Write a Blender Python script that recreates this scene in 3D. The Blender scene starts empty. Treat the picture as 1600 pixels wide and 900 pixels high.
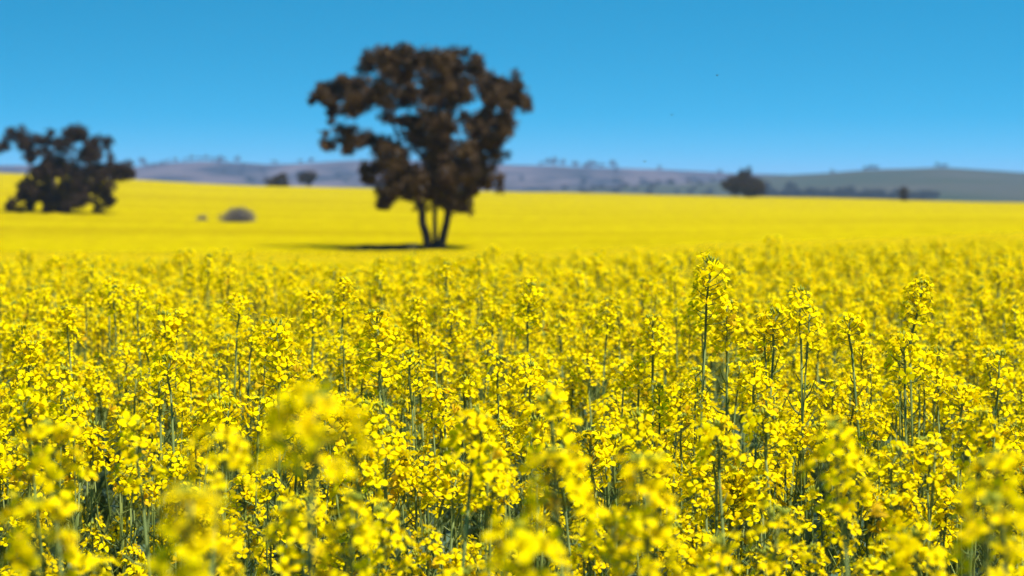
import bpy, math, random
import numpy as np
from mathutils import Vector, Matrix, Euler, noise as mnoise

random.seed(7)
rng = np.random.default_rng(7)
scene = bpy.context.scene
COL = scene.collection

# ------------------------------------------------------------------ camera
EYE = 1.36                    # eye height above the ground the camera stands on
FPX = 3000.0                  # focal length in pixels of the 1600 px wide photograph
HORIZON = 300.0
PITCH = math.atan((450.0 - HORIZON) / FPX)
FOCUS = 2.25
cd = bpy.data.cameras.new('camera')
cam = bpy.data.objects.new('camera', cd)
COL.objects.link(cam)
scene.camera = cam
cam.location = (0, 0, EYE)
cam.rotation_euler = (math.pi / 2 - PITCH, 0, 0)
cd.sensor_width = 36.0
cd.lens = 36.0 * FPX / 1600.0
cd.clip_start = 0.05
cd.clip_end = 20000
cd.dof.use_dof = True
cd.dof.focus_distance = FOCUS
cd.dof.aperture_fstop = 8.4

# ------------------------------------------------------------------ light
SUN_EL, SUN_AZ = math.radians(65), math.radians(120)     # azimuth clockwise from the view direction
w = bpy.data.worlds.new('World')
scene.world = w
w.use_nodes = True
nt = w.node_tree
bg = nt.nodes['Background']
sky = nt.nodes.new('ShaderNodeTexSky')
sky.sky_type = 'NISHITA'
sky.sun_disc = False
sky.sun_elevation = SUN_EL
sky.sun_rotation = SUN_AZ
sky.altitude = 300
sky.air_density = 1.0
sky.dust_density = 0.3
sky.ozone_density = 2.5
tc = nt.nodes.new('ShaderNodeTexCoord')
mp = nt.nodes.new('ShaderNodeMapping')
mp.vector_type = 'VECTOR'
mp.inputs['Scale'].default_value = (1, 1, 4.0)
ad = nt.nodes.new('ShaderNodeVectorMath'); ad.operation = 'ADD'
ad.inputs[1].default_value = (0, 0, 0.13)
nm = nt.nodes.new('ShaderNodeVectorMath'); nm.operation = 'NORMALIZE'
hs = nt.nodes.new('ShaderNodeHueSaturation')
hs.inputs['Hue'].default_value = 0.472
hs.inputs['Saturation'].default_value = 1.58
hs.inputs['Value'].default_value = 1.0
nt.links.new(tc.outputs['Generated'], mp.inputs['Vector'])
nt.links.new(mp.outputs['Vector'], ad.inputs[0])
nt.links.new(ad.outputs[0], nm.inputs[0])
nt.links.new(nm.outputs[0], sky.inputs['Vector'])
nt.links.new(sky.outputs['Color'], hs.inputs['Color'])
nt.links.new(hs.outputs['Color'], bg.inputs['Color'])
bg.inputs['Strength'].default_value = 0.118

sd = bpy.data.lights.new('sun', 'SUN')
sd.energy = 4.8
sd.angle = math.radians(0.53)
sd.color = (1.0, 0.955, 0.88)
sun = bpy.data.objects.new('sun', sd)
COL.objects.link(sun)
sdir = Vector((math.sin(SUN_AZ) * math.cos(SUN_EL), math.cos(SUN_AZ) * math.cos(SUN_EL), math.sin(SUN_EL)))
sun.rotation_euler = sdir.to_track_quat('Z', 'Y').to_euler()
sun.location = (20, -10, 40)

vs = scene.view_settings
vs.view_transform = 'Standard'
vs.look = 'None'
vs.exposure = 0.66
vs.gamma = 1.0
vs.use_curve_mapping = False
scene.render.engine = 'CYCLES'
scene.cycles.use_denoising = True
scene.cycles.max_bounces = 8
scene.cycles.diffuse_bounces = 4
scene.cycles.transmission_bounces = 4
scene.cycles.volume_bounces = 1
scene.cycles.caustics_reflective = False
scene.cycles.caustics_refractive = False

# ------------------------------------------------------------------ helpers
def pix(u, v, d):
    """point at forward distance d (metres along y) seen at photograph pixel u, v"""
    a = math.atan((v - 450.0) / FPX) + PITCH
    s = math.tan(a)
    # lateral scale: depth along the view axis
    depth = d * math.cos(PITCH) + s * d * math.sin(PITCH)
    return Vector(((u - 800.0) / FPX * depth, d, EYE - s * d))

def smooth01(t):
    t = min(1.0, max(0.0, t))
    return t * t * (3 - 2 * t)

class MB:
    """collects faces with material slots and links them as ONE mesh"""
    def __init__(self):
        self.v = []; self.f = []; self.m = []
    def add(self, verts, faces, mat=0):
        o = len(self.v)
        self.v.extend(verts)
        self.f.extend([tuple(i + o for i in f) for f in faces])
        self.m.extend([mat] * len(faces))
    def tube(self, path, radii, sides=5, mat=0, cap=True):
        n = len(path); rings = []
        prev = None
        for i, p in enumerate(path):
            t = (path[min(i + 1, n - 1)] - path[max(i - 1, 0)]).normalized()
            a = t.orthogonal().normalized() if prev is None else (prev - t * prev.dot(t)).normalized()
            prev = a
            b = t.cross(a)
            r = radii[i] if hasattr(radii, '__len__') else radii
            rings.append([p + (a * math.cos(k * 2 * math.pi / sides) + b * math.sin(k * 2 * math.pi / sides)) * r for k in range(sides)])
        verts = [q for r in rings for q in r]
        faces = []
        for i in range(n - 1):
            for k in range(sides):
                k2 = (k + 1) % sides
                faces.append((i * sides + k, i * sides + k2, (i + 1) * sides + k2, (i + 1) * sides + k))
        if cap:
            faces.append(tuple((n - 1) * sides + k for k in range(sides)))
        self.add(verts, faces, mat)
    def merge(self, other, M, matmap=None):
        o = len(self.v)
        self.v.extend([M @ q for q in other.v])
        self.f.extend([tuple(i + o for i in f) for f in other.f])
        self.m.extend([(matmap[m] if matmap else m) for m in other.m])
    def mesh(self, name, mats, smooth=True):
        me = bpy.data.meshes.new(name)
        me.from_pydata([tuple(q) for q in self.v], [], self.f)
        for m in mats: me.materials.append(m)
        if len(mats) > 1:
            me.polygons.foreach_set('material_index', self.m)
        if smooth:
            me.polygons.foreach_set('use_smooth', [True] * len(self.f))
        me.update()
        return me
    def build(self, name, mats, parent=None, smooth=True):
        return link(name, self.mesh(name, mats, smooth), parent)

def link(name, me, parent=None, M=None):
    o = bpy.data.objects.new(name, me)
    COL.objects.link(o)
    if parent is not None: o.parent = parent
    if M is not None: o.matrix_basis = M
    return o

def tag(o, label=None, cat=None, group=None, kind=None):
    if label: o['label'] = label
    if cat: o['category'] = cat
    if group: o['group'] = group
    if kind: o['kind'] = kind
    return o

def thing(name, label, cat, loc=(0, 0, 0), group=None):
    o = bpy.data.objects.new(name, None)
    o.empty_display_size = 0.1
    COL.objects.link(o)
    o.location = loc
    return tag(o, label, cat, group)

# ------------------------------------------------------------------ materials
def mat(name, c1, c2, scale=5.0, rough=0.7, spec=0.15, transl=0.0, tcol=None, bump=0.0, detail=3.0, lo=0.35, hi=0.65, coord='pos'):
    m = bpy.data.materials.new(name)
    m.use_nodes = True
    n = m.node_tree; L = n.links
    p = n.nodes['Principled BSDF']
    p.inputs['Roughness'].default_value = rough
    p.inputs['Specular IOR Level'].default_value = spec
    geo = n.nodes.new('ShaderNodeNewGeometry')
    nz = n.nodes.new('ShaderNodeTexNoise')
    nz.inputs['Scale'].default_value = scale
    nz.inputs['Detail'].default_value = detail
    L.new(geo.outputs['Position'], nz.inputs['Vector'])
    cr = n.nodes.new('ShaderNodeValToRGB')
    cr.color_ramp.elements[0].position = lo; cr.color_ramp.elements[0].color = (*c1, 1)
    cr.color_ramp.elements[1].position = hi; cr.color_ramp.elements[1].color = (*c2, 1)
    L.new(nz.outputs['Fac'], cr.inputs['Fac'])
    L.new(cr.outputs['Color'], p.inputs['Base Color'])
    if bump:
        b = n.nodes.new('ShaderNodeBump')
        b.inputs['Strength'].default_value = bump
        b.inputs['Distance'].default_value = 0.1
        L.new(nz.outputs['Fac'], b.inputs['Height'])
        L.new(b.outputs['Normal'], p.inputs['Normal'])
    if transl:
        t = n.nodes.new('ShaderNodeBsdfTranslucent')
        if tcol: t.inputs['Color'].default_value = (*tcol, 1)
        else: L.new(cr.outputs['Color'], t.inputs['Color'])
        mx = n.nodes.new('ShaderNodeMixShader')
        mx.inputs['Fac'].default_value = transl
        L.new(p.outputs['BSDF'], mx.inputs[1]); L.new(t.outputs['BSDF'], mx.inputs[2])
        L.new(mx.outputs['Shader'], n.nodes['Material Output'].inputs['Surface'])
    return m

M_PETAL = mat('petal', (0.95, 0.66, 0.0), (0.97, 0.80, 0.0), 45, 0.6, 0.02, 0.38)
M_WILT = mat('wilted_petal', (0.62, 0.36, 0.01), (0.74, 0.48, 0.01), 60, 0.8, 0.02, 0.2)
M_BUD = mat('bud', (0.20, 0.26, 0.03), (0.42, 0.42, 0.03), 120, 0.6, 0.1, 0.15)
M_STEM = mat('stem', (0.085, 0.125, 0.022), (0.20, 0.235, 0.045), 22, 0.55, 0.25)
M_CLEAF = mat('canola_leaf', (0.045, 0.090, 0.045), (0.10, 0.16, 0.085), 14, 0.5, 0.3, 0.2)
M_CENTRE = mat('flower_centre', (0.45, 0.42, 0.01), (0.72, 0.5, 0.01), 200, 0.7, 0.1)
M_SOIL = mat('soil', (0.055, 0.038, 0.025), (0.12, 0.085, 0.055), 9, 0.95, 0.05, bump=0.6, detail=8)
M_FIELD = mat('far_canola', (0.315, 0.236, 0.0), (0.44, 0.335, 0.0), 0.9, 0.85, 0.0, bump=0.5, detail=9, lo=0.3, hi=0.62)
def streaks(m):
    # drill rows and patches where the crop flowers more thinly, drawn out along the slope
    n = m.node_tree; L = n.links
    cr = next(q for q in n.nodes if q.type == 'VALTORGB'); p = n.nodes['Principled BSDF']
    geo = next(q for q in n.nodes if q.type == 'NEW_GEOMETRY')
    mp = n.nodes.new('ShaderNodeVectorMath'); mp.operation = 'MULTIPLY'; mp.inputs[1].default_value = (.012, .075, 0)
    nz = n.nodes.new('ShaderNodeTexNoise'); nz.inputs['Scale'].default_value = 1.0; nz.inputs['Detail'].default_value = 4
    r2 = n.nodes.new('ShaderNodeValToRGB')
    r2.color_ramp.elements[0].position = .35; r2.color_ramp.elements[0].color = (.80, .77, .7, 1)
    r2.color_ramp.elements[1].position = .6; r2.color_ramp.elements[1].color = (1.0, 1.0, 1.0, 1)
    mx = n.nodes.new('ShaderNodeMix'); mx.data_type = 'RGBA'; mx.blend_type = 'MULTIPLY'; mx.inputs[0].default_value = 1
    L.new(geo.outputs['Position'], mp.inputs[0]); L.new(mp.outputs[0], nz.inputs['Vector']); L.new(nz.outputs['Fac'], r2.inputs['Fac'])
    L.new(cr.outputs['Color'], mx.inputs[6]); L.new(r2.outputs['Color'], mx.inputs[7]); L.new(mx.outputs[2], p.inputs['Base Color'])
streaks(M_FIELD)
M_UNDER = mat('shaded_stalks_and_litter', (0.03, 0.032, 0.012), (0.07, 0.065, 0.025), 3, 0.95, 0.0)  # dark tone paints shade into the crop gap below the big tree
M_BARK = mat('bark', (0.03, 0.022, 0.018), (0.09, 0.07, 0.055), 5, 0.9, 0.05, bump=0.5, detail=6)
M_GUM = mat('gum_leaf', (0.024, 0.013, 0.006), (0.105, 0.057, 0.018), 1.6, 0.6, 0.15, 0.05)  # leaf tones vary; contrast widened to paint in lit and shaded clumps
M_GUM2 = mat('gum_leaf_dark', (0.018, 0.011, 0.008), (0.050, 0.028, 0.017), 1.6, 0.6, 0.15, 0.05)
M_GREY = mat('grey_twig', (0.09, 0.08, 0.076), (0.18, 0.155, 0.15), 6, 0.9, 0.05)
M_HILL = mat('hill_grass', (0.012, 0.016, 0.018), (0.11, 0.082, 0.082), 0.014, 0.95, 0.0, detail=9, lo=0.42, hi=0.60)
M_HILL2 = mat('hill_pasture', (0.030, 0.046, 0.026), (0.062, 0.060, 0.047), 0.006, 0.95, 0.0, detail=8, lo=0.35, hi=0.65)
M_FARTREE = mat('far_tree_leaf', (0.018, 0.026, 0.018), (0.035, 0.042, 0.026), 0.4, 0.8, 0.05, 0.05)
M_INSECT = mat('insect', (0.015, 0.012, 0.010), (0.04, 0.03, 0.02), 300, 0.4, 0.4)

# ------------------------------------------------------------------ terrain
# rows of the photograph at which the top of the crop is seen, by distance and column
DN = [0.0, 5.0, 8.0, 12.0, 20.0, 35.0, 60.0, 78.0, 95.0, 115.0, 150.0, 250.0, 430.0]
UN = [-600, 0, 420, 800, 1200, 1600, 2200]
DROP = {  # depth of the crop's top below the eye, metres
    -600: [.27, .28, .35, .49, .76, 1.36, 1.95, 2.20, 2.15, 1.85, 1.10, -1.2, -6.5],
    0:    [.27, .28, .35, .50, .77, 1.38, 2.02, 2.36, 2.36, 2.15, 1.48, -.10, -4.3],
    420:  [.27, .28, .35, .50, .77, 1.38, 2.08, 2.43, 2.45, 2.32, 1.95, .95, -1.35],
    800:  [.27, .28, .35, .49, .75, 1.34, 2.05, 2.42, 2.47, 2.42, 2.25, 1.55, -.10],
    1200: [.27, .28, .32, .41, .60, 1.05, 1.60, 2.00, 2.20, 2.30, 2.30, 1.95, 1.05],
    1600: [.27, .28, .31, .39, .54, .90, 1.35, 1.65, 1.85, 1.98, 2.15, 2.25, 2.35],
    2200: [.27, .27, .30, .36, .48, .80, 1.25, 1.55, 1.75, 1.95, 2.2, 2.6, 3.3]}
_tab = np.array([DROP[u] for u in UN])
_ld = np.log(np.array(DN) + 4.0)
def _herm(t): return t * t * (3 - 2 * t)
def _interp_d(row, d):
    x = math.log(d + 4.0)
    x = min(max(x, _ld[0]), _ld[-1])
    i = min(int(np.searchsorted(_ld, x, 'right')) - 1, len(DN) - 2)
    h = _ld[i + 1] - _ld[i]
    t = (x - _ld[i]) / h
    def slope(k):
        if k == 0 or k == len(DN) - 1: return 0.0 if k == 0 else (row[k] - row[k - 1]) / (_ld[k] - _ld[k - 1])
        return (row[k + 1] - row[k - 1]) / (_ld[k + 1] - _ld[k - 1])
    m0, m1 = slope(i) * h, slope(i + 1) * h
    t2, t3 = t * t, t * t * t
    return (2 * t3 - 3 * t2 + 1) * row[i] + (t3 - 2 * t2 + t) * m0 + (-2 * t3 + 3 * t2) * row[i + 1] + (t3 - t2) * m1
CROP = EYE - 0.27             # mean crop height, metres
FIELD_END = 430.0
def crop_top(x, y):
    d = math.hypot(x, y) if y < 6 else y
    dd = max(d, 0.01)
    u = 800 + FPX * x / max(dd, 6.0)
    u = min(max(u, UN[0]), UN[-1])
    j = 0
    while j < len(UN) - 2 and u > UN[j + 1]: j += 1
    t = _herm((u - UN[j]) / (UN[j + 1] - UN[j])) * 0.5 + 0.5 * (u - UN[j]) / (UN[j + 1] - UN[j])
    dc = min(dd, FIELD_END)
    a = _interp_d(_tab[j], dc); b = _interp_d(_tab[j + 1], dc)
    return EYE - (a * (1 - t) + b * t)
def ground(x, y):
    d = math.hypot(x, y) if y < 6 else y
    z = crop_top(x, y) - CROP
    if d > FIELD_END:
        k = smooth01((d - FIELD_END) / 260.0)
        z = z * (1 - k) + (-7.0) * k
    return z

def polar_grid(fn, dists, us, name, m, kind, close=False):
    vv = []; ff = []
    for d in dists:
        for u in us:
            x = (u - 800) / FPX * d
            vv.append((x, d, fn(x, d)))
    nu = len(us)
    for i in range(len(dists) - 1):
        for j in range(nu - 1):
            a = i * nu + j
            ff.append((a, a + 1, a + nu + 1, a + nu))
    me = bpy.data.meshes.new(name)
    me.from_pydata(vv, [], ff)
    me.materials.append(m)
    me.polygons.foreach_set('use_smooth', [True] * len(ff))
    o = link(name, me)
    if kind: o['kind'] = kind
    return o

# bare soil under everything, one sheet that reaches the horizon in front and round the camera
def ground_sheet():
    # half-disc of rays all round the camera, rings growing outwards
    rings = [0.0, 0.6, 1.5, 3, 5, 8, 12, 16, 20, 27, 35, 47, 60, 69, 78, 87, 95, 105, 115, 132, 150, 180, 215, 250, 300, 360, 430, 480, 540, 600, 690, 900, 1300, 2000, 3000, 4500, 6400]
    n = 180
    vv = [(0, 0, 0)]; ff = []
    for r in rings[1:]:
        for k in range(n):
            # denser rays ahead
            a = k / n * 2 * math.pi
            a = a - 0.75 * math.sin(a)
            x, y = r * math.sin(a), r * math.cos(a)
            vv.append((x, y, ground(x, y)))
    for k in range(n): ff.append((0, 1 + (k + 1) % n, 1 + k))
    for i in range(len(rings) - 2):
        for k in range(n):
            a = 1 + i * n + k; b = 1 + i * n + (k + 1) % n
            ff.append((a, b, b + n, a + n))
    me = bpy.data.meshes.new('ground')
    me.from_pydata(vv, [], ff)
    me.materials.append(M_SOIL)
    me.polygons.foreach_set('use_smooth', [True] * len(ff))
    tag(link('ground', me), kind='structure')
ground_sheet()

# far part of the crop: one closed blanket of flower tops, its hem reaching the soil
def far_field():
    ds = list(np.geomspace(26, 78, 120)) + list(np.arange(78.4, 97, .3)) + list(np.geomspace(97.5, 130, 50)) + list(np.geomspace(131, FIELD_END, 120))
    us = list(np.linspace(-500, 2100, 330))
    bx = (612 - 800) / FPX * 87.0
    def bare(x, y):     # unsown ground under the big tree, coloured dark to deepen the tree's shadow strip
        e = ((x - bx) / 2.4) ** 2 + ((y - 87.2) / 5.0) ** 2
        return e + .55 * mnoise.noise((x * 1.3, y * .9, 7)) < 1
    def fn(x, y):
        z = crop_top(x, y)
        k = smooth01((y - 26) / 34.0)
        n = mnoise.noise((x * 1.1, y * 0.9, 3.1)) * 0.05 + mnoise.noise((x * 0.13, y * 0.2, 9.1)) * 0.09 * k
        return z + n - 0.22 * (1 - k) - 0.06 - (.85 if bare(x, y) else 0)
    vv = []; ff = []
    for d in ds:
        for u in us:
            x = (u - 800) / FPX * d
            vv.append((x, d, fn(x, d)))
    nu = len(us); nd = len(ds)
    for i in range(nd - 1):
        for j in range(nu - 1):
            a = i * nu + j
            ff.append((a, a + 1, a + nu + 1, a + nu))
    rim = [j for j in range(nu)] + [i * nu + nu - 1 for i in range(1, nd)] + [(nd - 1) * nu + j for j in range(nu - 2, -1, -1)] + [i * nu for i in range(nd - 2, 0, -1)]
    o = len(vv)
    for r in rim:
        x, y, z = vv[r]; vv.append((x, y, ground(x, y) - 0.02))
    for k in range(len(rim)):
        k2 = (k + 1) % len(rim)
        ff.append((rim[k2], rim[k], o + k, o + k2))
    me = bpy.data.meshes.new('flowering_canola_field')
    me.from_pydata(vv, [], ff)
    me.materials.append(M_FIELD); me.materials.append(M_UNDER)
    me.polygons.foreach_set('use_smooth', [True] * len(ff))
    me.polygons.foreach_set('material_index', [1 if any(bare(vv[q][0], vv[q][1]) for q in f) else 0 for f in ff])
    tag(link('flowering_canola_field', me), 'smooth yellow blanket of far off canola running up to the hills', 'crop', kind='stuff')
far_field()

# ------------------------------------------------------------------ hills
def ridge_hill(name, pts, dist, foot, m, seed, umin, umax, back, rough=1.0):
    pu = [p[0] for p in pts]; pv = [p[1] for p in pts]
    us = np.linspace(umin, umax, 260)
    ts = [-0.05] + list(np.linspace(0, 1, 26)) + [1.15, 1.5]
    base = -9.0
    vv = []; ff = []
    def height(u, t):
        v = float(np.interp(u, pu, pv))
        top = pix(u, v, dist).z
        if t <= 1:
            d = foot + (dist - foot) * max(t, 0)
            z = base + (top - base) * smooth01(t) if t > 0 else base - 2
        else:
            d = dist + (t - 1) * back
            z = base + (top - base) * (1 - smooth01((t - 1) / 0.5))
        x = (u - 800) / FPX * d
        n = mnoise.fractal((x * 0.0035 + seed, d * 0.0035, seed), 1.0, 2.0, 4) * 9.0 * rough
        z += n * (4 * t * (1 - t) if 0 < t < 1 else 0)
        z += mnoise.noise((x * 0.012, seed, 1.0)) * 0.9 * rough * (1 if t > 0.5 else 0)
        return x, d, z
    for t in ts:
        for u in us: vv.append(height(u, t))
    nu = len(us)
    for i in range(len(ts) - 1):
        for j in range(nu - 1):
            a = i * nu + j
            ff.append((a, a + 1, a + nu + 1, a + nu))
    me = bpy.data.meshes.new(name)
    me.from_pydata(vv, [], ff)
    me.materials.append(m)
    me.polygons.foreach_set('use_smooth', [True] * len(ff))
    o = link(name, me); o['kind'] = 'structure'
    return height
H1 = ridge_hill('hills', [(-1400, 285), (-700, 268), (-200, 262), (0, 259), (120, 262), (200, 263), (260, 255), (320, 251), (420, 257), (500, 254), (560, 251), (650, 251), (780, 257), (860, 259), (950, 263), (1050, 267), (1140, 272), (1300, 276), (1700, 272), (2400, 285), (3000, 292)],
                3400, 1900, M_HILL, 3.0, -1400, 3000, 1500)
H2 = ridge_hill('hills', [(500, 318), (700, 310), (800, 301), (900, 295), (1000, 291), (1100, 287), (1150, 281), (1190, 276), (1300, 271), (1360, 266), (1470, 262), (1540, 266), (1600, 270), (1900, 275), (2400, 270), (3000, 290)],
                2000, 1050, M_HILL2, 11.0, 500, 3000, 900, 0.5)

# ------------------------------------------------------------------ trees
def leaf_cloud(mb, c, rx, ry, rz, n, size, droop=0.25, mat=0):
    """n small leaf blades spread through one clump, denser toward its skin"""
    for _ in range(n):
        q = rng.normal(size=3); q /= np.linalg.norm(q) + 1e-9
        r = rng.random() ** 0.36 * (1.0 + 0.22 * abs(rng.normal()) * rng.random())
        p = Vector((c[0] + q[0] * r * rx, c[1] + q[1] * r * ry, c[2] + q[2] * r * rz))
        a = Vector(rng.normal(size=3)); a.z -= droop * 2; a.normalize()
        b = a.orthogonal().normalized()
        b = (Matrix.Rotation(rng.random() * 6.283, 3, a) @ b)
        s = size * (0.7 + 0.7 * rng.random())
        wv = b * s * 0.24
        mb.add([p, p + a * s * 0.5 + wv, p + a * s, p + a * s * 0.5 - wv], [(0, 1, 2, 3)], mat)

def bend(p, q, k, n=6):
    """a limb path from p to q that sags or arches a little"""
    side = Vector(rng.normal(size=3)) * (q - p).length * k
    return [p.lerp(q, i / (n - 1)) + side * math.sin(math.pi * i / (n - 1)) for i in range(n)]

def gum_tree(label, clumps, trunks, d, toz, leafm, seed, density=1.0, leaf=0.2, group=None, depthk=0.75, swell=1.4):
    """clumps: (u, v, r) in photograph pixels at distance d; trunks: polylines of (u, v, radius in px)"""
    global rng
    rng = np.random.default_rng(seed)
    k = d / FPX
    base = pix(trunks[0][0][0], trunks[0][0][1], d)
    gz = ground(base.x, base.y) - 0.05
    t = thing('gum_tree', label, 'tree', (base.x, base.y, gz), group)
    org = Vector(t.location)
    cu = np.mean([c[0] for c in clumps]); R = max(abs(c[0] - cu) for c in clumps) + 10
    tops = []
    for tr in trunks:
        path = []; rad = []
        for i, (u, v, r) in enumerate(tr):
            p = pix(u, v, d)
            p.y += (0.25 * (hash((i, len(tr), u)) % 7 - 3) / 3.0) * (i / len(tr))
            path.append(p - org); rad.append(r * k)
        first = path[0].copy(); first.z = 0
        path.insert(0, first); rad.insert(0, rad[0] * 1.35)
        # refine
        P = []; Q = []
        for i in range(len(path) - 1):
            for s in (0, .5):
                P.append(path[i].lerp(path[i + 1], s) + Vector(rng.normal(size=3)) * 0.02)
                Q.append(rad[i] * (1 - s) + rad[i + 1] * s)
        P.append(path[-1]); Q.append(rad[-1])
        mb = MB(); mb.tube(P, Q, 8); mb.build('trunk', [M_BARK], t)
        tops += [(P[i], Q[i]) for i in range(len(P) // 2, len(P))]
    nodes = list(tops)
    cl = []
    for (u, v, r) in clumps:
        reach = math.sqrt(max(0.05, 1 - ((u - cu) / R) ** 2)) * R * k * depthk
        p = pix(u, v, d + (rng.random() * 2 - 1) * reach)
        cl.append((p - org, r * k))
    cl.sort(key=lambda c: min((c[0] - n[0]).length for n in nodes))
    for p, r in cl:
        # limb from the nearest thick enough lower node
        best = min(nodes, key=lambda n: (n[0] - p).length + (1.5 * max(0, n[0].z - p.z)))
        pth = bend(best[0], p, 0.07)
        r *= swell
        r0 = min(best[1] * 0.75, 0.022 + 0.016 * (best[0] - p).length)
        mb = MB(); mb.tube(pth, [r0 * (1 - 0.7 * i / 5) for i in range(6)], 5)
        mb.build('limb', [M_BARK], t)
        for i in (2, 3, 4): nodes.append((pth[i], r0 * (1 - 0.14 * i)))
        mb = MB()
        n = int(density * 430 * (r / 0.5) ** 1.6) + 30
        nsub = 9
        for s in range(nsub):
            off = Vector(rng.normal(size=3)).normalized() * r * 0.95 * min(1, r / .45) * rng.random() ** .6
            leaf_cloud(mb, p + off, r * 0.44, r * 0.44, r * 0.36, n // nsub, leaf)
        mb.build('leaf_clump', [leafm], t, smooth=False)
    return t

def zc(lst, x0, y0, s): return [(x0 + a / s, y0 + b / s, r / s) for a, b, r in lst]
MAIN = zc([(345,90,42),(400,82,42),(290,125,42),(480,102,40),(350,150,55),(425,140,48),(160,205,45),(210,190,36),(110,230,28),(65,262,12),
           (145,300,20),(140,338,12),(250,255,50),(228,295,42),(310,225,52),(400,220,52),(560,130,42),(610,115,42),(665,122,40),(712,148,32),
           (540,180,48),(630,185,46),(580,225,46),(495,235,42),(800,190,40),(835,232,44),(875,267,26),(770,262,46),(725,215,32),(540,300,50),
           (345,290,36),(800,320,46),(745,335,46),(668,325,36),(700,385,50),(785,375,36),(520,400,40),(640,435,46),(565,460,42),(745,430,42),(700,485,46),
           (765,475,36),(190,392,34),(128,418,28),(240,412,38),(200,440,24),(312,415,34),(362,440,38),(372,492,42),(288,528,38),(350,550,38),
           (430,605,46),(500,625,38),(560,572,50),(520,522,36),(622,600,46),(572,640,36),(645,655,34),(700,570,40),(752,572,30),(350,612,26),(335,652,20),
           (660,540,36),(450,345,30),(440,385,28),(595,345,32),(475,560,32),(610,510,36),(395,575,30),(480,335,28),(402,335,24),(480,420,28),(418,452,22),(560,372,34),(500,482,28),(650,248,24),(600,270,14),(560,410,30),(420,520,24)], 460, 50, 2.4325)
def fillers(lst, gaps, seed, prob, near, r):
    g = random.Random(seed); out = []
    for i in range(len(lst)):
        for j in range(i):
            a, b = lst[i], lst[j]
            if math.hypot(a[0] - b[0], a[1] - b[1]) < near and g.random() < prob:
                c = ((a[0] + b[0]) / 2 + g.uniform(-3, 3), (a[1] + b[1]) / 2 + g.uniform(-3, 3))
                if all(math.hypot(c[0] - q[0], c[1] - q[1]) > q[2] + r for q in gaps): out.append((c[0], c[1], r * g.uniform(.8, 1.2)))
    return out
MAIN += fillers(MAIN, zc([(265,185,16),(620,282,18),(690,262,18),(440,300,16),(330,365,30),(600,392,12),(660,490,10),(460,465,18),(530,215,4),(470,700,60),(600,720,20),(300,470,25),(180,330,30)], 460, 50, 2.4325), 5, .30, 44, 10)
TR = lambda l: [(460 + a / 2.4325, 50 + b / 2.4325, r) for a, b, r in l]
gum_tree('tall spreading eucalyptus with three dark stems and brown green crown', MAIN,
         [TR([(508, 806, 7.5), (490, 730, 6.5), (478, 650, 5.5), (455, 560, 4.2), (400, 430, 3), (350, 280, 1.8)]),
          TR([(536, 800, 4.5), (533, 700, 3.8), (538, 600, 3.4), (530, 450, 2.8), (500, 280, 1.8)]),
          TR([(558, 806, 7), (580, 720, 6), (592, 640, 5.4), (640, 500, 4.2), (690, 380, 3), (740, 260, 1.8)])],
         87.0, 0, M_GUM, 21, 1.3, 0.16, swell=1.42)
LEFT = zc([(80,190,40),(30,240,26),(8,262,16),(150,228,50),(148,290,30),(148,318,16),(235,220,36),(262,310,48),(350,200,50),(395,185,30),(310,245,44),(430,275,44),
           (480,240,34),(545,232,26),(440,340,60),(540,350,46),(610,365,36),(645,395,22),(570,390,36),(340,350,52),(210,360,36),(350,430,50),(250,410,40),(430,430,50),
           (150,420,26),(130,470,36),(100,500,26),(70,545,34),(150,540,28),(262,510,38),(300,555,34),(345,560,30),(390,500,42),(495,480,34),
           (495,550,30),(560,528,20),(520,430,38),(480,400,44),(270,360,40),(225,470,26),(535,505,24),(185,395,26),(110,440,20),(50,560,18),(190,505,20),(440,480,36),(415,525,24),(235,550,26),(600,395,26),(300,470,30),(345,490,30)], 0, 150, 3.2)
LEFT += fillers(LEFT, zc([(365,265,16),(195,300,14),(90,300,40),(185,430,10),(290,420,10),(185,600,60),(430,540,20),(110,380,40)], 0, 150, 3.2), 6, .30, 34, 8)
TL = lambda l: [(a / 3.2, 150 + b / 3.2, r) for a, b, r in l]
gum_tree('low wide eucalyptus with foliage drooping to the crop beside the rising slope', LEFT,
         [TL([(305, 575, 5), (275, 480, 4.4), (262, 400, 3.8), (255, 300, 2.8), (200, 240, 1.8)]),
          TL([(330, 575, 4), (380, 460, 3.2), (430, 360, 2.4), (480, 270, 1.6)])],
         150.0, 0, M_GUM2, 22, 0.62, 0.22, swell=1.46, depthk=0.6)
RT = zc([(190,245,30),(150,270,28),(120,280,20),(230,255,32),(265,275,26),(180,290,30),(140,300,22),(250,305,28),(215,285,34),(270,310,20),(165,305,18)], 1100, 200, 3.2)
gum_tree('round dark tree with pale forked trunk on the far edge of the field', RT,
         [[(1166, 310, 2.0), (1165, 300, 1.8), (1163, 290, 1.4)], [(1167, 310, 1.6), (1172, 298, 1.3), (1176, 288, .9)]],
         400.0, 0, M_GUM2, 23, 0.15, 0.55, swell=1.5)
ST = zc([(1000,305,9),(995,315,10),(1008,325,14),(1000,345,14),(1002,362,11),(990,335,10)], 1100, 200, 3.2)
gum_tree('thin upright sapling standing alone at the far field edge', ST,
         [[(1412.5, 318, .9), (1412.5, 306, .8), (1412, 294, .5)]], 400.0, 0, M_GUM2, 24, 0.12, 0.45)
SB = zc([(1350,430,20),(1375,420,22),(1405,415,22),(1425,430,18),(1390,440,26),(1360,445,18),(1420,445,16)], 0, 150, 3.2)
gum_tree('low dark rounded bush on the skyline of the yellow slope', SB, [[(433, 293, 1.2), (433, 287, 1.0)], [(430, 293, .9), (427, 286, .7)]], 425.0, 0, M_GUM2, 25, 0.10, 0.6)
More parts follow.
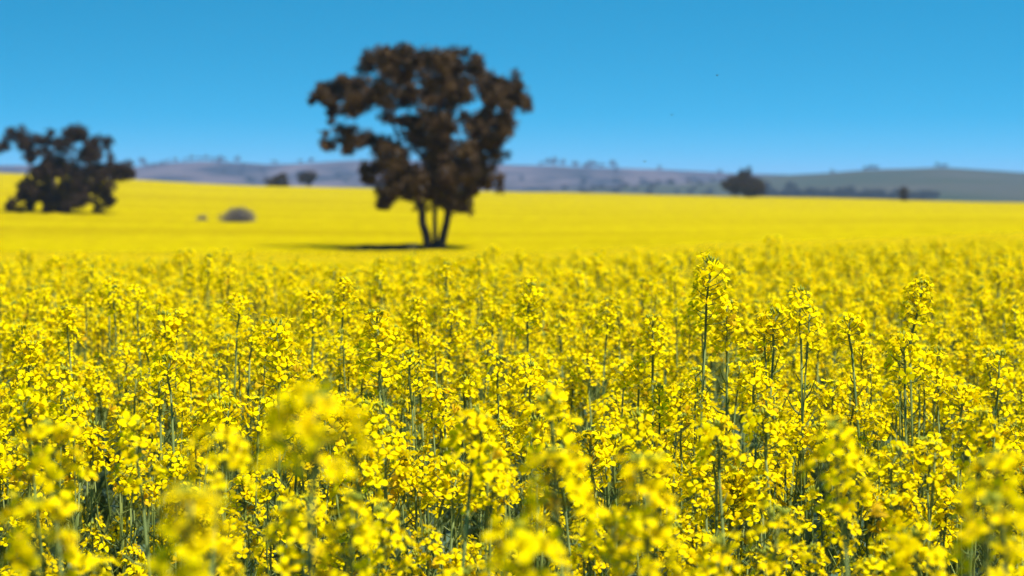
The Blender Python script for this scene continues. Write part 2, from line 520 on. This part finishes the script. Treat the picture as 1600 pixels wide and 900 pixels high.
SC = zc([(1505,405,16),(1525,395,20),(1550,400,20),(1540,420,18),(1515,420,12),(1565,415,10)], 0, 150, 3.2)
gum_tree('small open crowned tree just beyond the yellow slope', SC, [[(480, 292, 1.1), (480, 285, 1.0), (478, 276, .7)]], 470.0, 0, M_GUM2, 26, 0.10, 0.6)

# grey dry shrubs standing in the crop
def grey_shrub(label, u, v, wpx, hpx, d, seed):
    global rng
    rng = np.random.default_rng(seed)
    c = pix(u, v, d); k = d / FPX
    gz = ground(c.x, c.y) - 0.03
    lift = c.z - gz
    t = thing('grey_shrub', label, 'shrub', (c.x, c.y, gz))
    R = wpx * k / 2; Ht = lift + hpx * k
    for b in range(5):
        mb = MB()
        for i in range(46):
            a = rng.random() * 6.283; rr = rng.random() ** 0.5
            tip = Vector((math.cos(a) * rr * R, math.sin(a) * rr * R, lift * 0.75 + (Ht - lift * 0.75) * math.sqrt(max(0, 1 - rr * rr * 0.85)) * (0.8 + 0.25 * rng.random())))
            pth = bend(Vector((math.cos(a) * .15, math.sin(a) * .15, 0)), tip, 0.06, 5)
            mb.tube(pth, [0.02, 0.016, 0.013, 0.01, 0.006], 3)
            for s in range(4):
                q = pth[2 + s % 3]
                e = q + Vector(rng.normal(size=3)) * 0.2 + Vector((0, 0, .12))
                mb.tube([q, q.lerp(e, .5) + Vector(rng.normal(size=3)) * .03, e], [0.01, 0.007, 0.004], 3)
        mb.build('branch', [M_GREY], t)
    mb = MB()
    for i in range(16):
        a = rng.random() * 6.283; rr = rng.random() ** 0.5 * 0.8
        leaf_cloud(mb, (math.cos(a) * rr * R, math.sin(a) * rr * R, lift * .7 + (Ht - lift * .7) * .72 * math.sqrt(1 - rr * rr)), R * .28, R * .28, (Ht - lift * .7) * .28, 90, 0.12, 0.0)
    mb.build('leaf_clump', [M_GREY], t, smooth=False)
grey_shrub('dome shaped grey dry shrub standing out of the yellow crop', 372, 352, 62, 28, 138.0, 31)
grey_shrub('tiny grey dry shrub beside the larger dome shaped one', 316, 351, 20, 10, 140.0, 32)

# far off trees on and below the hills: crown and trunk, shared meshes
def far_tree_proto(i):
    global rng
    rng = np.random.default_rng(100 + i)
    mb = MB(); mb.tube([Vector((0, 0, -1)), Vector((.1, 0, 2)), Vector((0, .1, 5))], [.35, .28, .15], 5)
    trunk = mb.mesh('trunk', [M_BARK])
    mb = MB()
    for c in range(7):
        a = rng.random() * 6.283; r = 2.6 * rng.random() ** .5
        leaf_cloud(mb, (math.cos(a) * r, math.sin(a) * r, 4.2 + 2.6 * rng.random()), 1.7, 1.7, 1.4, 55, 1.3, 0.1)
    return trunk, mb.mesh('crown', [M_FARTREE], False)
FT = [far_tree_proto(i) for i in range(5)]
def far_tree(p, s, label, group):
    t = thing('far_tree', label, 'tree', p, group)
    t.rotation_euler.z = random.random() * 6.283
    t.scale = (s * (0.9 + .4 * random.random()), s * (0.9 + .4 * random.random()), s * (.8 + .35 * random.random()))
    a, b = random.choice(FT)
    link('trunk', a, t); link('crown', b, t)
def on_hill(H, u, t):
    return Vector(H(u, t)) - Vector((0, 0, 0.8))
for u, s in [(262, 1.1), (275, 1.2), (290, 1.0), (300, 1.3), (312, 1.2), (322, 1.5), (333, 1.2), (345, 1.4), (352, 1.1), (372, 1.5), (430, 1.2), (470, 1.0), (487, 1.3), (866, 1.7), (879, 1.5), (924, 1.7), (932, 1.3), (940, 1.2), (956, 1.7), (962, 1.1), (1030, 1.3)]:
    far_tree(on_hill(H1, u, 0.985), s, 'hazy blue tree along the crest of the long ridge', 'trees on the ridge crest')
for k in range(110):
    u = random.uniform(150, 1130); t = random.choice([random.uniform(.35, .55), random.uniform(.6, .95)])
    if mnoise.noise((u * .012, t * 4, 5)) > -0.05:
        far_tree(on_hill(H1, u, t), random.uniform(.9, 1.6), 'hazy tree scattered over the face of the long ridge', 'trees on the ridge face')
for u in [1352, 1360, 1368, 1463, 1470, 1476, 1300]:
    far_tree(on_hill(H2, u, 0.985), random.uniform(.55, .8), 'small tree on the crest of the smooth green hill', 'trees on the green hill crest')
for k in range(140):
    f = random.random()
    far_tree(on_hill(H2, 1188 + 275 * f, random.uniform(.16, .40 - .15 * f)), (1.15 - .4 * f) * random.uniform(.75, 1.15),
             'dark tree in the wooded belt below the green hill', 'wooded belt below the green hill')
for k in range(60):
    u = random.uniform(850, 1140)
    far_tree(on_hill(H2, u, random.uniform(.3, .95)), random.uniform(.45, .8),
             'dark green tree in the low belt along the field end', 'low tree belt along the field end')

# ------------------------------------------------------------------ canola
def flower_mesh(seed, wilt=False):
    r = random.Random(seed)
    mb = MB()
    for k in range(4):
        a = k * math.pi / 2 + r.uniform(-.18, .18)
        L = r.uniform(.0073, .0088); W = r.uniform(.0027, .0037)
        cup = r.uniform(-.5, .9) if not wilt else r.uniform(1.2, 2.2); tw = r.uniform(-.25, .25)
        rows = [(.0008, .0008, 0.0), (L * .42, W * .72, .0016 + .0014 * cup), (L * .74, W, .0018 + .0030 * cup), (L, W * .55, .0010 + .0040 * cup)]
        vv = []
        for (rr, ww, zz) in rows:
            for s in (-1, 1):
                x, y, z = rr, s * ww, zz + s * ww * tw
                vv.append(Vector((x * math.cos(a) - y * math.sin(a), x * math.sin(a) + y * math.cos(a), z)))
        mb.add(vv, [(0, 2, 3, 1), (2, 4, 5, 3), (4, 6, 7, 5)], 0)
    for k in range(3):
        a = k * 2.1 + r.random()
        p = Vector((0, 0, -.0015)); q = Vector((math.cos(a) * .0018, math.sin(a) * .0018, .0052))
        mb.add([p + Vector((.0007, 0, 0)), p - Vector((.0007, 0, 0)), q - Vector((0, .0008, 0)), q + Vector((0, .0008, 0))], [(0, 1, 2, 3)], 1)
    return mb
FLOWER = [flower_mesh(i) for i in range(9)] + [flower_mesh(20, True)]
FLOWER_ME = [f.mesh('flower', [M_PETAL if i < 9 else M_WILT, M_CENTRE]) for i, f in enumerate(FLOWER)]

def orient(p, d, roll, s=1.0):
    z = d.normalized(); x = z.orthogonal().normalized(); x = Matrix.Rotation(roll, 3, z) @ x
    y = z.cross(x)
    return Matrix(((x.x * s, y.x * s, z.x * s, p.x), (x.y * s, y.y * s, z.y * s, p.y), (x.z * s, y.z * s, z.z * s, p.z), (0, 0, 0, 1)))

def raceme(seed, big=False):
    """one flower head, base at the origin, pointing up: (green parts, flower places)"""
    r = random.Random(seed)
    L = r.uniform(.032, .066); n = r.randint(14, 23)
    if big: L, n = r.uniform(.055, .078), r.randint(27, 34)
    mb = MB()
    mb.tube([Vector((0, 0, 0)), Vector((r.uniform(-.003, .003), r.uniform(-.003, .003), L * .5)), Vector((0, 0, L))], [.0017, .0014, .0009], 4, 0)
    fl = []
    for i in range(n):
        f = (i + r.random() * .6) / n
        a = i * 2.4 + r.uniform(-.4, .4)
        z = L * (0.08 + .86 * f ** .75)
        el = r.uniform(.15, .5) + .60 * f * f
        d = Vector((math.cos(a) * math.cos(el), math.sin(a) * math.cos(el), math.sin(el)))
        ln = r.uniform(.011, .022) * (1.05 - .12 * f)
        p0 = Vector((0, 0, z)); p1 = p0 + d * ln
        mb.tube([p0, p0.lerp(p1, .6) - Vector((0, 0, .0012)), p1], [.0006, .0005, .0005], 3, 0, False)
        face = (d + Vector((0, 0, .45)) + Vector((r.uniform(-.4, .4), r.uniform(-.4, .4), r.uniform(-.3, .3)))).normalized()
        fl.append((orient(p1, face, r.random() * 6.28, r.uniform(.82, 1.08)), (9 if f < .5 and r.random() < .05 else r.randrange(9))))
    for i in range(r.randint(9, 16)):       # closed buds on the top
        a = i * 2.4; rr = .0075 * math.sqrt(r.random())
        d = Vector((math.cos(a) * rr * 60, math.sin(a) * rr * 60, 1)).normalized()
        c = Vector((math.cos(a) * rr, math.sin(a) * rr, L + .004 + .006 * (1 - rr / .0075) + r.uniform(-.003, .002)))
        x = d.orthogonal().normalized(); y = d.cross(x)
        bl, bw = r.uniform(.0028, .0042), r.uniform(.0011, .0016)
        mb.add([c + d * bl, c - d * bl, c + x * bw, c + y * bw, c - x * bw, c - y * bw],
               [(0, 2, 3), (0, 3, 4), (0, 4, 5), (0, 5, 2), (1, 3, 2), (1, 4, 3), (1, 5, 4), (1, 2, 5)], 1)
    return mb, fl, L
RAC = [raceme(40 + i) for i in range(9)] + [raceme(80 + i, True) for i in range(3)]
RAC_ME = [a[0].mesh('flower_head', [M_STEM, M_BUD]) for a in RAC]

def leaf_blade(seed):
    r = random.Random(seed)
    L = r.uniform(.11, .18); W = L * r.uniform(.13, .2); dr = r.uniform(.2, .7)
    vv = []; rows = [(0, .15), (.2, .5), (.5, 1), (.78, .75), (1, .05)]
    for f, ww in rows:
        z = .25 * L * math.sin(f * 2.2) - dr * L * f * f * .6
        for s in (-1, 0, 1):
            vv.append(Vector((f * L, s * ww * W, z + abs(s) * ww * W * .35 + r.uniform(-.003, .003))))
    ff = []
    for i in range(4):
        for j in range(2):
            a = i * 3 + j; ff.append((a, a + 3, a + 4, a + 1))
    mb = MB(); mb.add(vv, ff, 0); return mb
LEAF = [leaf_blade(60 + i) for i in range(5)]
LEAF_ME = [l.mesh('leaf', [M_CLEAF]) for l in LEAF]

def plant(seed, kind):
    """a canola plant about CROP high: stem mesh, heads [(matrix, variant)], leaves [(matrix, variant)]"""
    r = random.Random(seed)
    mb = MB(); heads = []; leaves = []
    H = 1.0
    lean = Vector((r.uniform(-.05, .05), r.uniform(-.05, .05), 0))
    wob = Vector((r.uniform(-.02, .02), r.uniform(-.02, .02), 0))
    def main(f): return Vector((0, 0, H * f)) + lean * f * f + wob * math.sin(f * 5)
    n = 9
    mb.tube([main(i / (n - 1)) for i in range(n)], [.0038 - .0024 * i / (n - 1) for i in range(n)], 5)
    def put_head(p, d, big=1.0):
        v = r.randrange(9) if big < 1.02 or kind != 'tall' else r.randrange(9, 12); heads.append((orient(p, d, r.random() * 6.28, r.uniform(.85, 1.1) * big), v))
    def pods(fn, f0, f1, cnt):
        for i in range(cnt):
            f = f0 + (f1 - f0) * (i + r.random() * .5) / cnt
            p = fn(f); a = i * 2.4 + r.random()
            el = r.uniform(.25, .9)
            d = Vector((math.cos(a) * math.cos(el), math.sin(a) * math.cos(el), math.sin(el)))
            ln = r.uniform(.012, .045) * (1.25 - (f - f0) / (f1 - f0 + 1e-6) * .8)
            q = p + d * ln + Vector((0, 0, ln * .25))
            mb.tube([p, p + d * ln * .5, q], [.0006, .0010, .0004], 3, 0, False)
    d = (main(1) - main(.93)).normalized()
    if kind == 'nod':
        p = main(1)
        arc = [p, p + Vector((.0004, 0, .005)), p + Vector((.0012, 0, .010)), p + Vector((.0024, 0, .014))]
        mb.tube(arc, [.0022, .002, .0018, .0016], 5)
        heads.append((orient(arc[-1], Vector((.24, 0, 1)), 1.0, 1.0), 10))
    else:
        put_head(main(1), d, 1.05)
    pods(main, .74, .985, 20 if kind != 'tall' else 24)
    nb = {'tall': r.randint(1, 2), 'bush': r.randint(3, 4), 'nod': 1, 'mid': r.randint(1, 3)}[kind]
    for b in range(nb):
        f0 = r.uniform(.45, .72); a = b * 2.4 + r.random() * 1.2
        p0 = main(f0)
        out = Vector((math.cos(a), math.sin(a), 0))
        top = r.uniform(.88, 1.0) if kind == 'bush' else r.uniform(.84, .98)
        if kind == 'tall': top = r.uniform(.70, .93)
        sp = r.uniform(.05, .15)
        def br(f, p0=p0, out=out, top=top, sp=sp):
            return p0 + out * sp * (1 - (1 - f) ** 2) + Vector((0, 0, (H * top - p0.z) * (f ** 1.15))) + lean * f * .3
        mb.tube([br(i / 6) for i in range(7)], [.0021 - .0011 * i / 6 for i in range(7)], 4)
        put_head(br(1), (br(1) - br(.85)).normalized(), r.uniform(.8, 1.0))
        pods(br, .45, .97, 13)
        if r.random() < .6:
            pl = br(.12); leaves.append((orient(pl, Vector((0, 0, 1)), 0) @ Matrix.Rotation(a, 4, 'Z') @ Matrix.Scale(r.uniform(.5, .8), 4), r.randrange(5)))
    for i in range(7):
        f = .26 + .085 * i + r.uniform(-.04, .04); a = i * 2.4 + r.random()
        leaves.append((Matrix.Translation(main(f)) @ Matrix.Rotation(a, 4, 'Z') @ Matrix.Rotation(-r.uniform(.3, 1.0), 4, 'Y') @ Matrix.Scale(1.15 - .10 * i, 4), r.randrange(5)))
    return mb, heads, leaves
KINDS = ['bush', 'bush', 'mid', 'mid', 'bush', 'mid', 'bush', 'mid', 'bush', 'mid', 'tall', 'tall', 'tall', 'nod']
PLANT = [plant(300 + i, k) for i, k in enumerate(KINDS)]
STEM_ME = [p[0].mesh('stem', [M_STEM]) for p in PLANT]
BUSHY = [i for i, k in enumerate(KINDS) if k in ('bush', 'mid')]
TALL = [i for i, k in enumerate(KINDS) if k == 'tall']
NOD = KINDS.index('nod')
# what the top head adds to the stem's height
HEAD_TOP = [RAC[p[1][0][1]][2] * p[1][0][0].to_scale()[0] + .010 + (.014 if k == 'nod' else 0) for p, k in zip(PLANT, KINDS)]

def canola_plant(x, y, top, var, rot, label, group, tilt=(0, 0), aim=False):
    """a plant whose highest buds reach z = top"""
    gz = ground(x, y) - 0.01
    s = top - gz - HEAD_TOP[var]     # stem height
    if aim:                   # x, y is where the top head stands, not the foot
        M, v = PLANT[var][1][0]
        q = Vector((M.translation.x, M.translation.y, M.translation.z * s)) + M.to_3x3() @ Vector((0, 0, RAC[v][2] * .7))
        q = Euler((tilt[0], tilt[1], rot)).to_matrix() @ q
        x, y = x - q.x, y - q.y
    t = thing('canola_plant', label, 'canola plant', (x, y, gz), group)
    t.rotation_euler = (tilt[0], tilt[1], rot)
    mb, heads, leaves = PLANT[var]
    Z = Matrix.Diagonal((1, 1, s, 1))
    st = link('stem', STEM_ME[var], t); st.scale = (1, 1, s)
    for M, v in leaves:
        M = M.copy(); M.translation = Z @ M.translation
        link('leaf', LEAF_ME[v], t, M)
    for M, v in heads:
        M = M.copy(); M.translation = Z @ M.translation
        h = link('flower_head', RAC_ME[v], t, M)
        for F, fv in RAC[v][1]:
            link('flower', FLOWER_ME[fv], h, F)
    return t

G_ALL = 'large canola plants at the crop margin'
L_ALL = 'large full headed canola plant standing loosely spaced at the thin margin of the crop'
# plants the photograph lets one single out: (u, v of the top, distance, variant, label)
t0, t1, t2 = TALL
HERO = [
 (1108, 400, 2.25, t0, 'tall canola plant rising highest above the crop, with bare stem below its head'),
 (1136, 462, 2.27, t1, 'slightly shorter canola plant leaning beside the highest one'),
 (1252, 448, 2.30, 0, 'tall bushy canola plant with crowded heads, between the highest plant and the tilted one'),
 (1212, 480, 2.24, 4, 'bushy canola plant crowded against the taller bushy one'),
 (1328, 490, 2.28, 2, 'canola plant with green budded top beside the tilted one'),
 (1436, 436, 2.42, NOD, 'canola plant with single loose head tilted over at the top'),
 (1412, 520, 2.15, 3, 'canola plant with dark stem beneath the tilted head'),
 (1560, 545, 2.2, 5, 'canola plant with open head on dark forked stems'),
 (590, 478, 2.12, t2, 'canola plant with one broad round flower head on a straight stem'),
 (432, 496, 2.25, t0, 'canola plant with tapering flower head and dark stem, clear of its neighbours'),
 (537, 428, 2.9, t1, 'slender canola plant with long bare stem and small head'),
 (489, 452, 2.95, t2, 'slender canola plant with curved bare stem and tiny head'),
 (828, 440, 3.0, t0, None), (652, 462, 3.0, t1, None), (1020, 490, 2.6, t2, 'slender canola plant leaning slightly, with small budded head'),
 (950, 462, 3.1, t1, None), (256, 486, 2.75, t0, None), (105, 474, 2.8, t1, None),
 (45, 530, 2.3, t2, 'canola plant with flat topped head over dark spent stalks'), (705, 480, 3.1, t0, None), (345, 640, 2.2, 6, None), (690, 600, 2.2, 8, None),
 (1180, 560, 2.2, 7, None), (1500, 600, 2.15, 9, None), (1030, 600, 2.3, 0, None), (820, 560, 2.5, 4, None)]
NEARP = [(490, 612, .86, 9), (345, 668, 1.15, 2), (292, 745, .80, t1), (75, 662, 1.25, 3), (742, 640, 1.55, 3), (862, 612, 1.40, 5), (872, 700, 1.12, 3),
         (1010, 705, 1.12, t2), (820, 815, 1.0, 9), (1312, 655, 1.28, 7), (1560, 705, 1.12, 3), (1548, 775, 1.02, 5), (60, 780, 1.05, 3), (215, 650, 1.6, 5),
         (600, 790, 1.45, 7), (1120, 660, 1.7, 9), (1215, 790, 1.40, 5), (960, 800, 1.30, 2), (450, 790, 1.25, 7), (1430, 830, 1.25, 9), (1120, 840, 1.3, 7),
         (330, 840, 1.3, 3), (1000, 640, 1.8, 7), (560, 690, 1.75, 3), (40, 610, 1.8, 2), (1530, 640, 1.7, 7)]
taken = []
n_ind = 0
for u, v, d, var, lab in HERO:
    p = pix(u, v, d)
    canola_plant(p.x, p.y, p.z, var, random.random() * 6.28 if var != NOD else 0.3, lab or 'slim canola plant standing a little above the even crop',
                 None if lab else 'slim canola plants above the crop', (random.uniform(-.02, .02), random.uniform(-.03, .03)), True)
    taken.append((p.x, p.y)); n_ind += 1
for u, v, d, var in NEARP:
    p = pix(u, v, d)
    canola_plant(p.x, p.y, p.z, var, random.random() * 6.28, L_ALL, G_ALL, (random.uniform(-.03, .03), random.uniform(-.04, .04)), True)
    taken.append((p.x, p.y)); n_ind += 1

def crop_height(x, y):
    """top of one plant at x, y"""
    g = mnoise.noise((x * 1.6, y * 1.6, 2.0)) * .035
    far = smooth01((y - 6) / 8.0)
    h = random.gauss(0, .040 - .022 * far)
    if random.random() < .05 * (1 - far): h += random.uniform(.03, .08)
    return crop_top(x, y) + g + min(max(h, -.12), .115)

# scattered places, a jittered grid so that plants do not stand in each other
def places(ymax, dens, inside):
    st = 1 / math.sqrt(dens); out = []
    y = -1.6
    while y < ymax:
        half = .36 * max(y, 0) + 1.6
        x = -half
        while x < half:
            px, py = x + random.uniform(-.5, .5) * st, y + random.uniform(-.5, .5) * st
            if inside(px, py): out.append((px, py))
            x += st
        y += st
    return out
DENS = 88
NEAR_END = 3.8
def near_zone(x, y): return .9 < y < NEAR_END and abs(x) < .29 * y + .10
def camera_spot(x, y): return -.35 < y < .92 and abs(x) < .30 + .1
pts = places(9.0, DENS, lambda x, y: not camera_spot(x, y) and y < 9 and not (y < 1.75 and abs(x) < .29 * y + .12 and random.random() > .06 + .5 * max(0, (y - 1.25))))
ind = [p for p in pts if near_zone(*p) and min((p[0] - q[0]) ** 2 + (p[1] - q[1]) ** 2 for q in taken) > .0016]
ind.sort(key=lambda p: p[1])
keep = ind[:300 - n_ind]
for x, y in keep:
    top = crop_height(x, y); var = random.choice(BUSHY)
    rel = top - crop_top(x, y)
    how = 'bushy canola plant with many yellow heads' if KINDS[var] == 'bush' else 'sparser canola plant with few yellow heads'
    where = ', overtopping its neighbours in the crop' if rel > .045 else (', sunk below its taller neighbours in the crop' if rel < -.045 else ', level with its neighbours in the crop')
    canola_plant(x, y, top, var, random.random() * 6.28, how + where, (how + where).replace('plant', 'plants', 1), (random.uniform(-.05, .05), random.uniform(-.05, .05)))
ks = set(keep)
rest = [p for p in pts if p not in ks and (not near_zone(*p) or p in set(ind[300 - n_ind:]))]
rest += [p for p in places(22, 84, lambda x, y: 9 <= y < 22)]
rest += [p for p in places(40, 44, lambda x, y: 22 <= y < 40)]
rest += [p for p in places(80, 16, lambda x, y: 40 <= y < 80 and random.random() > (y - 40) / 40)]

# the rest of the crop: whole plants as one uncountable mass
proto_col = bpy.data.collections.new('canola_prototypes')
for i, (mb0, heads, leaves) in enumerate(PLANT):
    mb = MB(); mb.merge(mb0, Matrix.Identity(4), [0])
    for M, v in leaves: mb.merge(LEAF[v], M, [1])
    for M, v in heads:
        g, fl, L = RAC[v]
        mb.merge(g, M, [0, 2])
        for F, fv in fl: mb.merge(FLOWER[fv], M @ F, [3 if fv < 9 else 5, 4])
    me = mb.mesh('canola_%02d' % i, [M_STEM, M_CLEAF, M_BUD, M_PETAL, M_CENTRE, M_WILT])
    proto_col.objects.link(bpy.data.objects.new('canola_%02d' % i, me))
co = []; ro = []; sc = []; ix = []
for x, y in rest:
    g = ground(x, y) - .01
    top = crop_height(x, y)
    if y < 0.9: top = min(top, EYE - .24)
    var = random.choice(TALL) if random.random() < .06 and y < 9 else random.choice(BUSHY)
    s = top - g - HEAD_TOP[var]
    wide = 1.0 if y < 5 else 1.15 if y < 22 else (1.25 if y < 40 else 1.9)
    co.append((x, y, g)); ro.append((random.uniform(-.05, .05), random.uniform(-.05, .05), random.random() * 6.28)); sc.append((wide, wide, s))
    ix.append(var)
me = bpy.data.meshes.new('canola_mass')
me.from_pydata(co, [], [])
for nme, typ, dat in (('rot', 'FLOAT_VECTOR', ro), ('scl', 'FLOAT_VECTOR', sc)):
    at = me.attributes.new(nme, typ, 'POINT'); at.data.foreach_set('vector', [c for q in dat for c in q])
at = me.attributes.new('idx', 'INT', 'POINT'); at.data.foreach_set('value', ix)
crop = link('canola_crop', me)
tag(crop, 'dense yellow mass of flowering canola behind and around the single plants', 'crop', kind='stuff')
ng = bpy.data.node_groups.new('canola_scatter', 'GeometryNodeTree')
ng.interface.new_socket('Geometry', in_out='INPUT', socket_type='NodeSocketGeometry')
ng.interface.new_socket('Geometry', in_out='OUTPUT', socket_type='NodeSocketGeometry')
N = ng.nodes; Lk = ng.links
gi = N.new('NodeGroupInput'); go = N.new('NodeGroupOutput')
ci = N.new('GeometryNodeCollectionInfo'); ci.inputs['Collection'].default_value = proto_col
ci.inputs['Separate Children'].default_value = True; ci.inputs['Reset Children'].default_value = True
ip = N.new('GeometryNodeInstanceOnPoints'); ip.inputs['Pick Instance'].default_value = True
def attr(nm, t):
    a = N.new('GeometryNodeInputNamedAttribute'); a.data_type = t; a.inputs['Name'].default_value = nm
    return a.outputs['Attribute']
er = N.new('FunctionNodeEulerToRotation')
Lk.new(attr('rot', 'FLOAT_VECTOR'), er.inputs[0])
Lk.new(gi.outputs[0], ip.inputs['Points']); Lk.new(ci.outputs[0], ip.inputs['Instance'])
Lk.new(attr('idx', 'INT'), ip.inputs['Instance Index'])
Lk.new(er.outputs[0], ip.inputs['Rotation']); Lk.new(attr('scl', 'FLOAT_VECTOR'), ip.inputs['Scale'])
Lk.new(ip.outputs[0], go.inputs[0])
crop.modifiers.new('scatter', 'NODES').node_group = ng
print('individual plants', n_ind + len(keep), 'of', n_ind + len(ind), 'mass', len(rest), 'last y', keep[-1][1])

# ------------------------------------------------------------------ insects
def insect(u, v, d, label, L=.0030):
    t = thing('flying_insect', label, 'insect', pix(u, v, d), 'tiny insects over the crop')
    mb = MB()
    mb.tube([Vector((0, 0, 0)), Vector((L * .15, 0, 0)), Vector((L * .4, 0, .0002)), Vector((L * .55, 0, 0)), Vector((L * .8, 0, 0)), Vector((L, 0, 0))], [L * .03, L * .16, L * .2, L * .12, L * .17, L * .05], 6)
    mb.build('body', [M_INSECT], t)
    for s in (-1, 1):
        mb = MB(); mb.add([Vector((L * .5, s * L * .1, L * .15)), Vector((L * .1, s * L * .5, L * .5)), Vector((-L * .1, s * L * .9, L * .55)), Vector((L * .25, s * L * .8, L * .5))], [(0, 1, 2, 3)])
        mb.build('wing', [M_INSECT], t)
    t.rotation_euler = (0, 0, random.random() * 6)
insect(1007, 253, 2.3, 'tiny dark insect in the air over the ridge')
insect(1122, 118, 2.4, 'tiny dark insect in the blue sky above the highest canola plant')
insect(1068, 449, 2.25, 'tiny dark insect beside the highest canola head')
insect(1050, 180, 2.4, 'tiny dark insect low in the sky above the ridge')

# ------------------------------------------------------------------ haze
mb = MB()
X, Y0, Y1, Z0, Z1 = 6600, -6600, 6600, -20.0, 78.0
mb.add([Vector(q) for q in [(-X, Y0, Z0), (X, Y0, Z0), (X, Y1, Z0), (-X, Y1, Z0), (-X, Y0, Z1), (X, Y0, Z1), (X, Y1, Z1), (-X, Y1, Z1)]],
       [(3, 2, 1, 0), (4, 5, 6, 7), (0, 1, 5, 4), (1, 2, 6, 5), (2, 3, 7, 6), (3, 0, 4, 7)])
hm = bpy.data.materials.new('haze_air'); hm.use_nodes = True
hn = hm.node_tree
for nd in list(hn.nodes):
    if nd.type == 'BSDF_PRINCIPLED': hn.nodes.remove(nd)
pv = hn.nodes.new('ShaderNodeVolumePrincipled')
pv.inputs['Color'].default_value = (0.44, 0.62, 0.97, 1)
pv.inputs['Density'].default_value = 0.00015
pv.inputs['Anisotropy'].default_value = 0.1
hn.links.new(pv.outputs['Volume'], hn.nodes['Material Output'].inputs['Volume'])
hz = mb.build('haze', [hm], smooth=False)
tag(hz, 'thin blue haze in the air over the fields and hills', 'haze', kind='stuff')
